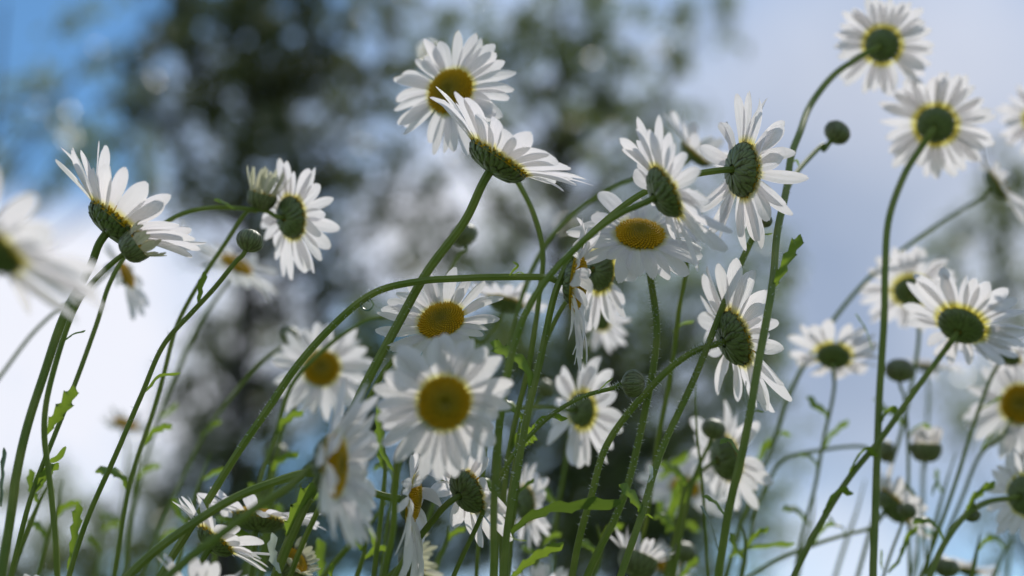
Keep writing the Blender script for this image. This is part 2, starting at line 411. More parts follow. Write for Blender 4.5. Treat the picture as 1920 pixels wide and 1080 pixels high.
GROUP = 'oxeye daisies growing in the meadow'
BGROUP = 'closed daisy buds on their stems'
HGROUP = 'half open daisies'
SEED = [100]
def make_stem(root, P, wtop, wbot, hair=None):
    """P in world; widths are diameters in metres"""
    S = catmull(P, 8); off = Vector((SEED[0] * 1.7, SEED[0] * .9, 0))
    S = [p - root.location + noise.noise_vector(p * 28 + off) * .0013 * min(1, i / 14) for i, p in enumerate(S)]
    mb = MB()
    tube(mb, S, lambda t: (wtop + (wbot - wtop) * min(1, t * 1.4)) / 2 * (1 + .35 * math.exp(-t * 60)))
    if hair:
        hairs(mb, S, (wtop + wbot) / 4, SEED[0], hair[0], hair[1], hair[2])
    return mb.build('stem', [M_STEM, M_HAIR], root)

def head_parts(root, c, d, R, face, spin, cone, bend, grav, n, kind, rdk, width, jit, gap, cal):
    """the flower head, hung on root; returns (foot of the head in world, facing)"""
    SEED[0] += 1; seed = SEED[0]
    M, f = frame_for(face, spin, ray(c[0], c[1]))
    Rm = R * d / FOC; rd = Rm * rdk
    ctr = at(c[0], c[1], d)
    if kind == 'bud':
        o = link('bud', BUDS[seed % 2], root); o.matrix_local = Matrix.Translation(ctr - root.location) @ M.to_4x4() @ Matrix.Diagonal((Rm, Rm, Rm, 1))
        return ctr - f * Rm * .78, f
    if kind == 'half':
        rd = Rm
        o = link('calyx', DEEP[0], root); o.matrix_local = Matrix.Translation(ctr - root.location) @ M.to_4x4() @ Matrix.Diagonal((rd, rd, rd, 1))
        mb = petals(seed, rd * .95 + rd * width, rd * .98, n + 5, cone, bend, M, ctr + f * rd * .05 - root.location, grav, 1.55 / (1 + width), jit=1.0)
        mb.build('petal_ring', M_CREAM if gap != 'white' else M_PETAL, root)
        k = link('disc', DISCS[0], root); k.matrix_local = Matrix.Translation(ctr - root.location) @ M.to_4x4() @ Matrix.Diagonal((rd * .85, rd * .85, rd * .6, 1))
        return ctr - f * rd * .93, f
    if face[2] < 0.05: ctr = ctr + f * rd * .30
    back = face[2] < -.6
    cs = rd * cal * (.80 if back else .88)
    o = link('calyx', CALYX[seed % 2], root); o.matrix_local = Matrix.Translation(ctr + f * rd * .01 - root.location) @ M.to_4x4() @ Matrix.Diagonal((cs, cs, cs, 1))
    mb = petals(seed, Rm, rd, n, cone, bend, M, ctr - root.location, grav, width, jit=jit, gap=gap)
    mb.build('petal_ring', M_PETAL, root)
    k = link('disc', DISCS[seed % 2], root); k.matrix_local = Matrix.Translation(ctr - root.location) @ M.to_4x4() @ Matrix.Diagonal((rd * (.80 if back else .96), rd * (.80 if back else .96), rd * .95, 1))
    return ctr - f * cs * (CUP_H - .04), f

def plant(label, c, d, R, face, stem, sw=12, d1=None, kind='daisy', cone=8, bend=0, grav=.05, n=27, rdk=.34, width=1.0, jit=1.0, gap=None, cal=1.0, spin=0.3, hair=None, group=None, root_px=None, neck=.012):
    d1 = d1 or d
    SP = stem_points(stem, d, d1)
    G = to_ground(SP)
    root = empty('daisy_bud' if kind == 'bud' else 'daisy', (G[-1].x, G[-1].y, 0))
    foot, f = head_parts(root, c, d, R, face, spin, cone, bend, grav, n, kind, rdk, width, jit, gap, cal)
    nd = (-f * .55 + (SP[0] - foot).normalized() * .45).normalized()
    P = [foot + f * .0015, foot + nd * min(neck * .5, (SP[0] - foot).length * .4)] + SP + G
    make_stem(root, P, sw * d / FOC * .80, sw * ((d + d1) / 2) / FOC * .92, hair)
    if d > .535:                                   # small toothed leaves low on the stem
        rl = random.Random(SEED[0] * 3 + 1)
        for i, (x, y) in enumerate([q[:2] for q in stem]):
            if 780 < y < 1075 and rl.random() < .5:
                dd = d + (d1 - d) * i / max(1, len(stem) - 1); s = rl.choice((-1, 1)); k = rl.uniform(.7, 1.35) * .6 / dd
                leaf(root, [(x, y), (x + s * 9 * k, y - 20 * k), (x + s * 26 * k, y - rl.uniform(24, 42) * k), (x + s * 44 * k, y - rl.uniform(20, 52) * k)], dd, rl.uniform(15, 26) * k, 3, rl.uniform(.1, .7))
    tag(root, label, 'flower bud' if kind == 'bud' else 'daisy', group or (BGROUP if kind == 'bud' else HGROUP if kind == 'half' else GROUP))
    return root
def branch(root, c, d, R, face, px, sw, d1, kind='bud', **k):
    """a second, shorter stalk with its own bud on the same plant"""
    SP = stem_points(px, d, d1)
    foot, f = head_parts(root, c, d, R, face, .5, k.get('cone', 70), 0, 0, k.get('n', 18), kind, .36, k.get('width', .9), 1, None, 1)
    S = [p - root.location for p in catmull([foot + f * .0015, foot - f * .006] + SP, 8)]
    mb = MB(); tube(mb, S, lambda t: sw * d / FOC / 2 * (1 + .3 * math.exp(-t * 40)))
    return mb.build('side_stem', [M_STEM, M_HAIR], root)


# ---------------------------------------------------------------- setting: ground and the trees behind the meadow
g = MB(); S_ = 1500.0
g.grid([[Vector((-S_ + 2 * S_ * i / 20, -S_ + 2 * S_ * j / 20, 0)) for i in range(21)] for j in range(21)])
go = g.build('ground', ground_material()); go['kind'] = 'structure'

def tree(name, label, trunk_px, D, clumps, material, leaf_m, seed, height=11, trunk_r=.2, lean=0.0, group='trees behind the meadow', mult=1.25):
    """clumps: (px, py, radius px, density) read off the photo and set at the tree's distance; each is filled with twigs of leaves"""
    rnd = random.Random(seed)
    b = at(trunk_px, 540, D); base = Vector((b.x, b.y, 0)); root = empty(name, base)
    tr = MB(); top = Vector((base.x + lean, base.y, height))
    tp = [base + (top - base) * t + Vector((math.sin(t * 7 + seed) * .12, 0, 0)) * t for t in (0, .2, .4, .6, .8, 1)]
    tube(tr, [p - base for p in catmull(tp, 6)], lambda t: trunk_r * (1 - .85 * t) + .01, 12, .05)
    cr = MB()
    for (px, py, rp, dens) in clumps:
        Dc = D + rnd.uniform(-1.2, 1.2) * D / 16
        c = at(px, py, Dc); rad = rp * Dc / FOC
        # limb from the trunk to the clump
        ht = max(1.2, min(height * .93, c.z - abs(c.x - base.x) * .55 - .3)); t = ht / height
        s = base + (top - base) * t
        lim = [s, s.lerp(c, .5) + Vector((0, 0, -.12 * (c - s).length)), c]
        w = .05 * trunk_r / .2
        tube(tr, [p - base for p in catmull(lim, 5)], lambda t, w=w: w * (1 - .8 * t) + .006, 6, 0)
        sg = leaf_m * .62
        tw = int(dens * mult * rad * rad / (1.55 * sg) ** 2)
        for _ in range(tw):
            rr = rad * 1.12 * rnd.random() ** .46; an = rnd.uniform(0, 6.2832)
            q = c + RGT * rr * math.cos(an) + UPV * rr * math.sin(an) + FWD * rnd.gauss(0, .45) * rad
            per = rnd.randint(18, 27)
            ts = sg * rnd.uniform(.65, 1.3)
            for _ in range(per):
                p = q + Vector((rnd.gauss(0, 1), rnd.gauss(0, 1), rnd.gauss(0, .8))) * ts - base
                a = Vector((rnd.gauss(0, 1), rnd.gauss(0, 1), rnd.gauss(0, 1))).normalized(); e = a.orthogonal().normalized()
                e = Quaternion(a, rnd.uniform(0, 6.28)) @ e; k = leaf_m * rnd.uniform(.6, 1.15) / 2
                n0 = a.cross(e) * k * .25
                cr.add([p - a * k, p + e * k * .55 + n0, p + a * k, p - e * k * .55 + n0], [(0, 1, 2, 3)])
    tr.build('trunk', M_BARK, root); cr.build('crown', material, root)
    tag(root, label, 'tree', group)
    return root

T1 = [(420, 20, 120, 2.2), (530, 60, 110, 2.0), (335, 10, 60, 1.3), (255, 158, 62, 1.5), (345, 170, 80, 1.8), (450, 190, 105, 1.5), (560, 180, 90, 1.5), (640, 50, 110, 1.0), (720, 180, 100, .8),
      (640, 280, 100, .95), (430, 300, 90, 1.2), (330, 330, 60, .8), (520, 340, 90, 1.3), (690, 330, 70, .7), (760, 40, 90, .8), (400, 440, 60, .7), (370, 600, 50, .55), (455, 660, 80, 1.5), (410, 770, 85, 2.1), (430, 890, 100, 2.4),
      (540, 560, 80, 1.1), (560, 450, 60, 1.0), (600, 790, 90, 1.8), (490, 990, 110, 2.2), (640, 620, 80, 1.4), (345, 960, 60, 1.0), (360, 380, 45, .7), (600, 380, 60, .9), (380, 690, 60, .9), (700, 560, 70, 1.1), (760, 350, 70, .6), (620, 480, 60, 1.1), (800, 420, 60, .6), (660, 420, 40, .7), (840, 500, 60, .9), (690, 500, 40, .5), (300, 250, 60, .8)]
T2 = [(1060, 40, 90, 1.3), (980, 120, 90, 1.1), (1120, 150, 90, 1.1), (1200, 60, 90, 1.0), (1320, 50, 80, .8), (1030, 240, 90, 1.3), (1150, 260, 80, .95), (900, 50, 100, 1.0), (830, 120, 90, 1.0), (900, 250, 80, .8), (1260, 190, 70, .8),
      (1060, 350, 90, 1.1), (900, 350, 60, .8), (1000, 470, 90, 1.2), (860, 580, 90, 1.3), (1150, 340, 70, .9), (1250, 420, 90, 1.0), (1390, 420, 60, .5), (1070, 150, 40, 1.4), (1060, 260, 40, 1.2), (920, 450, 70, 1.0), (1250, 300, 60, .8), (810, 480, 60, .8), (820, 250, 70, .8), (1150, 450, 90, 1.1), (1340, 330, 60, .5)]
T3 = [(1050, 620, 100, 1.5), (1180, 600, 100, 1.4), (1300, 600, 90, 1.2), (1050, 760, 120, 1.9), (1170, 780, 110, 1.9), (1290, 760, 100, 1.5), (1080, 930, 120, 2.6), (1200, 920, 100, 2.1), (1320, 920, 90, 1.4),
      (1140, 1050, 110, 2.4), (1010, 900, 80, 1.8), (1380, 800, 60, .8), (1430, 980, 60, .8), (1440, 600, 50, .7), (1250, 1060, 90, 1.7), (1360, 1060, 70, .9), (1400, 690, 50, .6), (1370, 520, 50, .8), (1420, 560, 60, 1.0), (1410, 660, 70, 1.0), (1420, 880, 70, 1.0), (1430, 470, 50, .6), (1450, 760, 50, .8), (1470, 660, 50, .7), (1460, 520, 50, .7), (1390, 960, 60, .9)]
T6 = [(900, 720, 110, 1.5), (780, 760, 110, 1.6), (700, 900, 120, 1.7), (830, 900, 90, 1.1), (690, 1030, 100, 1.4), (600, 980, 90, 1.5), (720, 640, 90, 1.2), (940, 640, 70, 1.3), (800, 640, 70, 1.2), (860, 1000, 90, 1.4), (930, 1050, 80, 1.2), (770, 1050, 90, 1.3), (560, 1060, 80, 1.2)]
T4 = [(80, 230, 80, .42), (170, 90, 70, .38), (215, 240, 90, .5), (40, 190, 60, .5), (280, 40, 60, .45), (130, 330, 60, .3), (60, 310, 70, .35), (270, 300, 60, .55), (120, 160, 50, .3), (160, 280, 30, .9), (20, 270, 40, .6)]
T5 = [(1850, 470, 90, 1.0), (1900, 400, 70, 1.1), (1770, 490, 60, .6), (1900, 570, 60, 1.0), (1840, 760, 50, .7), (1900, 650, 50, .6), (1800, 570, 60, .4), (1900, 300, 40, .6), (1850, 740, 60, .5)]
T7 = [(60, 1000, 90, .6), (180, 1010, 80, .6), (270, 960, 70, .7), (30, 1070, 80, .9), (200, 1080, 80, 1.0), (330, 1050, 80, 1.1), (400, 1070, 70, 1.2), (120, 930, 60, .5), (260, 880, 50, .4)]
T8 = [(1870, 1010, 60, .8), (1920, 950, 50, .6), (1780, 800, 40, .4), (1810, 790, 50, .5)]
tree('broadleaf_tree', 'dark dense broadleaf tree with small gaps of sky, upper left behind the daisies', 455, 16, T1, M_CROWN[0], .15, 11, 9.8, .17)
tree('broadleaf_tree', 'thin grey green tree with a dark upright trunk showing, behind the upper middle', 1062, 20, T2, M_CROWN[1], .17, 12, 12.5, .24, mult=1.0)
tree('evergreen_tree', 'dark evergreen low behind the stems right of the middle', 1150, 13, T3, M_CROWN[2], .11, 13, 5.2, .15)
tree('broadleaf_tree', 'blackish green bush low behind the big front facing daisy', 800, 14, T6, M_CROWN[2], .13, 14, 4.8, .14)
tree('broadleaf_tree', 'wispy leafy tree with wide blue sky showing through, far left', -70, 22, T4, M_CROWN[1], .18, 15, 13, .12, mult=1.2)
tree('broadleaf_tree', 'faint grey tree behind the daisies at the right edge', 1880, 30, T5, M_CROWN[1], .26, 16, 14, .2, mult=1.3)
tree('shrub', 'low grey green shrub under the bright cloud, bottom left', 110, 17, T7, M_CROWN[1], .15, 17, 3.0, .08, mult=1.9)
tree('shrub', 'small blurred shrub against the blue sky in the bottom right corner', 1880, 26, T8, M_CROWN[1], .22, 18, 4.5, .1, mult=1.2)

# ---------------------------------------------------------------- the daisies: photo point of the head, depth, petal reach in photo pixels, facing (right, up, towards camera), stem
A = plant
p = A('topmost white daisy in the middle, its golden face showing', (845, 172), .555, 130, (-.42, .40, .80),
  [(985, 365), (1008, 420), (1018, 490), (1008, 570), (985, 700), (955, 850), (945, 960), (940, 1080)], 13, .54, cone=2, bend=-6, n=28, grav=.10, rdk=.35)
p = A('large white daisy seen from below, overlapping the topmost golden face, straight leaning stem', (925, 312), .51, 184, (.56, .82, -.08),
  [(868, 415), (790, 532), (735, 622), (685, 715), (645, 800), (600, 890), (560, 970), (518, 1080)], 20, .50, cone=34, bend=-16, n=26, grav=.06, rdk=.35, hair=(.2, .6, 60))
p = A('white daisy seen from behind with scaly green back, beside the tall curved stem', (1382, 318), .515, 152, (.86, -.02, -.50),
  [(1290, 329), (1185, 372), (1095, 450), (1048, 535), (1005, 700), (972, 880), (955, 960), (938, 1080)], 16, .49, cone=4, bend=-6, n=28, grav=.06, rdk=.355, cal=1.0, jit=1.4, hair=(.3, .6, 50))
p = A('white daisy turned away to the upper right, directly above the flat golden disc', (1236, 366), .475, 158, (.84, .44, -.30),
  [(1160, 405), (1085, 465), (1015, 540), (965, 640), (940, 770), (930, 920), (926, 1080)], 17, .47, cone=14, bend=-6, n=26, grav=.10, rdk=.34, hair=(.3, .6, 40))
p = A('white daisy facing the sky with wide golden disc, under the two turned away heads', (1200, 440), .53, 135, (.10, .80, .59),
  [(1212, 480), (1224, 545), (1230, 620), (1218, 740), (1188, 860), (1150, 970), (1104, 1080)], 16, .52, cone=7, bend=-10, n=24, grav=.08, rdk=.34, width=1.15, hair=(.03, .6, 170))
p = A('small white daisy turned away, tucked under the petals of the flat golden disc', (1116, 506), .56, 112, (.72, -.05, -.62),
  [(1090, 530), (1050, 580), (1010, 680), (985, 800), (965, 940), (955, 1080)], 11, .56, cone=4, n=24, rdk=.40)
p = A('white daisy seen edge on with drooping petals, at the end of the arching stem', (1080, 530), .505, 142, (.98, -.10, .12),
  [(1030, 518), (960, 518), (870, 519), (795, 523), (705, 548), (625, 608), (550, 692), (485, 795), (420, 892), (370, 970), (305, 1080)], 17, .50, cone=22, bend=-38, n=32, grav=.20, rdk=.38, jit=1.2, width=.9, cal=.85, hair=(.35, .6, 70))
pl_arch = p
p = A('faint blurred daisy below the edge on daisy with drooping petals', (1122, 600), .68, 66, (.55, .25, -.6),
  [(1105, 640), (1085, 720), (1062, 850), (1045, 960), (1035, 1085)], 8, .68, n=24)
p = A('white daisy turned away, crossed by two tall stems right of the middle', (1366, 638), .525, 160, (.86, .30, -.42),
  [(1300, 662), (1240, 706), (1180, 775), (1132, 850), (1106, 940), (1076, 1080)], 16, .52, cone=8, bend=-2, n=24, grav=.06, rdk=.35, hair=(.05, .6, 150))
p = A('white daisy with tilted golden face, between the arching stem and the largest face', (828, 602), .515, 128, (-.28, .66, .70),
  [(770, 650), (725, 690), (690, 750), (650, 830), (600, 940), (545, 1080)], 13, .53, cone=22, bend=-8, n=26, grav=.05, rdk=.35)
p = A('largest white daisy facing straight out with a round brown gold disc', (833, 755), .44, 140, (.16, -.08, .97),
  [(790, 800), (752, 850), (742, 910), (738, 990), (722, 1080)], 15, .46, cone=0, bend=6, n=26, grav=.04, rdk=.35, width=1.2, jit=.8)
p = A('big blurred side view daisy facing right, close to the camera', (625, 872), .42, 178, (.94, -.02, .31),
  [(560, 897), (480, 948), (400, 1010), (318, 1080)], 21, .41, cone=27, bend=-18, n=30, jit=.8, width=1.1, grav=.08, rdk=.34)
p = A('white daisy with limp hanging petals, right of the big side view daisy', (772, 938), .50, 140, (.98, -.12, .12),
  [(715, 928), (650, 903), (585, 886), (515, 902), (440, 932), (360, 982), (290, 1035), (240, 1085)], 19, .47, cone=20, bend=-42, n=32, grav=.34, rdk=.34, jit=1.3, width=1.0, cal=.85, neck=.008)
p = A('white daisy seen from behind with green scaly back, tucked below the camera facing daisy', (868, 925), .51, 112, (.70, .40, -.45),
  [(812, 975), (778, 1020), (740, 1085)], 15, .51, cone=14, bend=-10, n=16, grav=.22, rdk=.42, width=1.15)
p = A('blurred white daisy with golden face, behind the leaning stem left of the middle', (603, 690), .655, 98, (-.15, .20, .93),
  [(575, 735), (530, 800), (512, 890), (495, 985), (480, 1080)], 10, .655, cone=4, n=26, rdk=.34)
p = A('blurred white daisy seen from behind, above the round striped bud', (1084, 768), .60, 108, (.70, .0, -.68),
  [(1030, 762), (950, 770), (890, 800), (840, 880), (800, 980), (770, 1080)], 10, .58, cone=6, n=18, rdk=.34, width=1.25)

# left side
p = A('white daisy raised like a cup on the thickest dark stem at the left', (206, 428), .50, 178, (.66, .74, -.10),
  [(170, 500), (128, 585), (92, 680), (58, 780), (30, 890), (10, 1000), (-2, 1090)], 19, .47, cone=40, bend=-12, n=28, grav=.05, rdk=.34)
p = A('half open cream daisy overlapping the cup shaped white daisy', (256, 460), .49, 30, (.78, .55, .12),
  [(198, 505), (158, 552), (118, 640), (92, 735), (86, 810), (98, 920), (108, 1090)], 13, .48, kind='half', cone=62, bend=20, n=16, width=1.3)
pl_l2 = p
p = A('blurred daisy hanging behind the half open cream head, yellow sliver showing', (236, 515), .67, 78, (.86, .42, .30),
  [(212, 505), (170, 540), (110, 580), (58, 628), (0, 708), (-70, 810)], 9, .66, cone=0, n=18, rdk=.34, grav=.2)
p = A('blurred white daisy seen from behind on the level arching stalk, left of the trees', (538, 408), .57, 118, (.80, .08, -.58),
  [(500, 396), (450, 392), (390, 392), (335, 404), (290, 432), (245, 470), (205, 535), (180, 610), (150, 700), (108, 805), (62, 925), (18, 1085)], 11, .52, cone=6, n=24, rdk=.35, neck=.008)
p = A('half open cream daisy bud with ragged tip, touching the daisy on the level stalk', (492, 366), .57, 27, (.25, .95, .1),
  [(466, 396), (420, 458), (372, 530), (332, 610), (306, 700), (280, 795), (240, 920), (212, 1085)], 10, .56, kind='half', cone=74, bend=16, n=18, width=2.0, neck=.008)
p = A('round green bud on a long thin stem, below the half open ragged head', (469, 451), .525, 25, (.35, .90, -.25),
  [(445, 490), (405, 535), (358, 585), (310, 642), (266, 740), (215, 850), (170, 960), (128, 1085)], 11, .52, kind='bud', hair=(.2, .6, 30))
p = A('blurred daisy with a yellow streak, behind the round green bud at the left', (443, 497), .73, 92, (.42, .74, .30),
  [(428, 525), (385, 590), (335, 690), (292, 800), (252, 950), (232, 1085)], 9, .72, cone=2, n=18, rdk=.34)
p = A('very blurred big daisy close to the camera, cut by the left edge', (-30, 474), .355, 235, (.62, .72, -.28),
  [(-50, 560), (-110, 700), (-150, 850), (-170, 1085)], 18, .36, cone=14, bend=-4, n=26, rdk=.30)
p = A('faint far daisy with yellow disc, against the white cloud at the left', (235, 795), .82, 55, (.30, .85, .30),
  [(240, 830), (235, 900), (225, 990), (215, 1085)], 6, .82, n=18, rdk=.42)
p = A('blurred dark bud on a slanting stem, left of the arching stem', (545, 630), .68, 21, (.45, .85, -.1),
  [(525, 655), (480, 690), (420, 760), (370, 840), (310, 960), (265, 1085)], 8, .68, kind='bud')
p = A('blurred dark bud half hidden behind the leaning stem of the large upturned daisy', (870, 440), .62, 24, (-.3, .85, -.2),
  [(862, 475), (830, 540), (800, 640), (770, 760), (740, 900), (715, 1085)], 8, .62, kind='bud')
p = A('blurred brownish bud low among the stems left of the big side view daisy', (518, 850), .70, 24, (.35, .9, .1),
  [(505, 885), (490, 940), (470, 1010), (455, 1085)], 9, .70, kind='bud')

# the two overlapping heads at the lower left and what stands about them
p = A('sharp white daisy under two crossing stems, low at the left', (398, 1022), .50, 122, (.58, .72, -.12),
  [(372, 1062), (350, 1095), (330, 1140)], 14, .50, cone=26, bend=-14, n=24, grav=.05, rdk=.34)
p = A('white daisy with bright upright petals, just behind the sharp low one at the left', (482, 985), .55, 128, (.18, .93, -.12),
  [(478, 1030), (470, 1095), (465, 1150)], 13, .55, cone=22, bend=-26, n=24, grav=.1, rdk=.40)
p = A('pale daisy with upright petals rising from the bottom edge below the sharp low one', (372, 1118), .45, 105, (.25, .90, -.2),
  [(365, 1160), (360, 1200)], 14, .45, cone=42, n=18, rdk=.34)
p = A('white petal tips of a daisy cut by the bottom edge near the left corner', (92, 1118), .52, 88, (.15, .93, .1),
  [(92, 1160), (92, 1200)], 12, .52, cone=38, n=18, rdk=.34)
p = A('half open cream daisy under a bright green leaf, low at the left', (553, 1052), .54, 33, (.55, .45, .45),
  [(520, 1085), (500, 1120), (480, 1170)], 12, .54, kind='half', cone=58, n=16, width=.8)
p = A('half open cream daisy at the bottom edge, below the limp hanging petals', (782, 1050), .57, 33, (.80, .30, .15),
  [(735, 1075), (700, 1100), (670, 1150)], 11, .57, kind='half', cone=55, n=18, width=1.1)

# middle back
p = A('blurred white daisy turned up, behind the arching stem right of the upturned golden face', (945, 575), .63, 88, (.25, .90, -.2),
  [(928, 610), (900, 640), (850, 600), (770, 590), (700, 596), (622, 640), (550, 712), (515, 822), (490, 900), (465, 1085)], 10, .58, cone=20, n=24, rdk=.42)
p = A('blurred little bud between the tall stems, left of the back view daisy', (1022, 727), .66, 18, (.5, .8, 0),
  [(1005, 755), (980, 820), (960, 920), (950, 1085)], 8, .66, kind='bud')
p = A('round striped green bud in sharp focus on a hairy stalk, middle right', (1188, 719), .508, 25, (.93, .05, .30),
  [(1150, 726), (1095, 740), (1045, 768), (1000, 808), (955, 860), (915, 930), (885, 1000), (850, 1085)], 11, .51, kind='bud', neck=.006, hair=(.02, .6, 110))
pl_bud = p
p = A('blurred white daisy facing right, low behind the pair of upright stems', (978, 945), .62, 82, (.82, .10, -.45),
  [(955, 965), (935, 1010), (925, 1085)], 9, .62, n=24, rdk=.42)
p = A('blurred daisy petals at the bottom edge, right of the two upright stems', (1012, 1100), .60, 75, (.1, .9, .2),
  [(1010, 1140), (1010, 1180)], 9, .60, cone=40, n=18, rdk=.34)
p = A('white daisy behind the two turned away heads, petals showing at their right', (1288, 405), .57, 72, (.85, .1, .1),
  [(1285, 480), (1268, 600), (1250, 740), (1230, 870), (1205, 990), (1185, 1085)], 11, .62, n=24, rdk=.34, cone=10)
pl_mid = p
p = A('blurred white daisy with raised petals, behind the head above the flat golden disc', (1307, 285), .63, 105, (.60, .72, .12),
  [(1255, 308), (1195, 332), (1120, 365), (1050, 425), (1000, 505), (965, 620), (940, 780), (930, 1085)], 11, .60, cone=30, n=18, rdk=.34)
p = A('long hairy stem crossing low in front, its bud hidden behind the scaly backed daisy', (1432, 412), .535, 16, (.4, .9, -.1),
  [(1412, 448), (1370, 535), (1322, 655), (1280, 760), (1228, 885), (1203, 962), (1158, 1085)], 15, .50, kind='bud', hair=(.12, .6, 120))
pl_long = p

# right side
p = A('white daisy seen from behind on the tall curved stem, at the top right', (1652, 86), .63, 98, (.22, .12, -.96),
  [(1615, 108, .625), (1570, 135, .615), (1527, 185, .60), (1495, 255, .57), (1474, 345, .542), (1457, 450, .515), (1436, 580, .488), (1414, 720, .476), (1388, 860, .472), (1364, 980, .472), (1345, 1085, .472)], 15, .47, cone=2, n=32, rdk=.38, width=1.12, hair=(.35, .6, 40))
pl_tall = p
branch(p, (1570, 248), .60, 24, (.55, .72, -.4), [(1545, 272), (1512, 302), (1488, 332), (1474, 362)], 9, .545)
p = A('white daisy seen from behind on the nearly straight stem, top right', (1753, 237), .63, 110, (.10, .28, -.95),
  [(1730, 275), (1698, 325), (1672, 400), (1659, 500), (1653, 640), (1648, 800), (1642, 960), (1637, 1085)], 16, .56, cone=2, n=32, rdk=.37, width=1.12)
p = A('daisy cut by the right edge, beside the second back view head', (1948, 225), .70, 82, (-.1, .5, -.8),
  [(1950, 260), (1955, 350), (1960, 600), (1960, 850), (1955, 1085)], 10, .70, n=26, rdk=.34)
p = A('blurred daisy in side view on a long slanting stem, at the upper right edge', (1862, 350), .70, 98, (.80, .52, -.06),
  [(1842, 370), (1780, 408), (1705, 458), (1640, 512), (1570, 592), (1500, 700), (1440, 850), (1400, 960), (1362, 1085)], 10, .66, cone=10, n=24, rdk=.34)
p = A('large blurred white daisy seen from below, biggest of the cluster at the right', (1798, 618), .58, 132, (.30, .66, -.64),
  [(1768, 665), (1720, 730), (1660, 812), (1592, 890), (1542, 970), (1488, 1085)], 13, .56, cone=20, bend=-6, n=26, rdk=.38)
p = A('blurred white daisy just behind the biggest of the right cluster, to its left', (1708, 552), .68, 98, (.05, .55, -.8),
  [(1722, 600), (1712, 700), (1692, 800), (1662, 900), (1632, 1000), (1608, 1085)], 9, .68, cone=8, n=24, rdk=.38)
p = A('white daisy seen from below alone on a thin upright stem, right', (1562, 674), .66, 95, (.08, .70, -.66),
  [(1564, 720), (1555, 790), (1535, 880), (1510, 980), (1490, 1085)], 9, .66, cone=24, n=18, rdk=.38, width=1.25)
p = A('plump dark bud below the right cluster, left of the biggest head', (1687, 694), .66, 26, (.05, .98, -.15),
  [(1692, 740), (1700, 830), (1704, 960), (1706, 1085)], 8, .66, kind='bud')
p = A('faint far daisy spreading flat behind the plump dark bud at the right', (1738, 692), .80, 72, (.10, .96, -.1),
  [(1740, 730), (1735, 830), (1728, 960), (1720, 1085)], 7, .80, n=24, cone=4)
p = A('blurred daisy half hidden under the biggest head of the right cluster', (1880, 670), .64, 78, (.45, .75, -.35),
  [(1860, 705), (1830, 790), (1790, 910), (1752, 1010), (1726, 1085)], 9, .63, n=24, rdk=.40)
p = A('blurred daisy with golden face cut by the right edge', (1914, 758), .66, 106, (-.15, .10, .95),
  [(1880, 815), (1840, 850), (1805, 930), (1772, 1005), (1745, 1085)], 9, .68, n=26, rdk=.34)
p = A('half open daisy with pale petals standing in a green cup, low at the right', (1736, 838), .66, 28, (.02, .99, -.05),
  [(1733, 885), (1731, 960), (1734, 1085)], 7, .66, kind='half', cone=84, n=16, width=1.35, gap='white')
p = A('blurred daisy facing right low behind the nearly straight stem', (1668, 955), .66, 92, (.70, .58, -.3),
  [(1640, 985), (1585, 1002), (1525, 1022), (1455, 1052), (1395, 1090)], 9, .64, cone=28, n=18, rdk=.42)
p = A('small bud beside the nearly straight stem, in front of a low daisy', (1701, 957), .62, 17, (.35, .9, -.1),
  [(1692, 985), (1675, 1030), (1655, 1090)], 7, .62, kind='bud')
p = A('blurred daisy turned away at the right edge on a low arching stem', (1916, 930), .60, 102, (.55, .1, -.75),
  [(1860, 938), (1812, 962), (1770, 1015), (1740, 1085)], 13, .58, n=18, rdk=.42, cone=4)
branch(p, (1822, 966), .60, 15, (-.05, -.6, -.3), [(1826, 950), (1830, 947)], 5, .592)
p = A('faint blurred daisy with an orange disc edge, low on the right edge', (1905, 868), .76, 62, (-.80, .35, .2),
  [(1915, 890), (1905, 960), (1890, 1085)], 7, .76, n=24, rdk=.42)
p = A('blurred white daisy turned away, behind the long tall stem low right of the middle', (1352, 862), .62, 118, (.76, .22, -.50),
  [(1320, 880), (1288, 915), (1266, 1000), (1248, 1085)], 10, .62, cone=12, n=18, rdk=.38, width=1.2)
p = A('blurred green bud in front of the turned away daisy low right of the middle', (1338, 804), .60, 22, (.30, .92, -.2),
  [(1326, 835), (1304, 885), (1284, 965), (1264, 1085)], 10, .60, kind='bud')
p = A('faint blurred daisy behind leaves, left of the turned away daisy low right', (1285, 915), .74, 88, (.15, .60, .55),
  [(1275, 960), (1262, 1020), (1250, 1085)], 8, .74, n=18, rdk=.30, width=1.2)
p = A('half open pale daisy with a dark cup, at the bottom edge', (1198, 1045), .60, 36, (.35, .90, -.1),
  [(1185, 1090), (1178, 1130)], 11, .60, kind='half', cone=52, n=24, width=1.25, gap='white')
p = A('far daisy with an orange disc peeping out at the bottom edge', (1245, 1055), .76, 60, (.2, .75, .6),
  [(1245, 1100), (1245, 1150)], 8, .76, n=18, rdk=.42)
p = A('brownish bud at the bottom edge beside the orange disc', (1282, 1035), .66, 23, (.15, .97, -.1),
  [(1275, 1075), (1268, 1120)], 9, .66, kind='bud')
p = A('blurred bud at the end of a pale arching stalk behind the nearly straight stem', (1662, 846), .68, 20, (.85, .1, -.3),
  [(1620, 838), (1545, 842), (1470, 862), (1425, 940), (1388, 1085)], 9, .68, kind='bud')
p = A('blurred daisy petals rising at the bottom edge near the right corner', (1815, 1075), .72, 62, (.15, .85, -.2),
  [(1812, 1120), (1810, 1160)], 8, .72, n=24, cone=12)
p = A('dark bud at the bottom edge near the right corner', (1775, 1064), .64, 22, (.1, .97, 0),
  [(1772, 1100), (1770, 1140)], 8, .64, kind='bud')

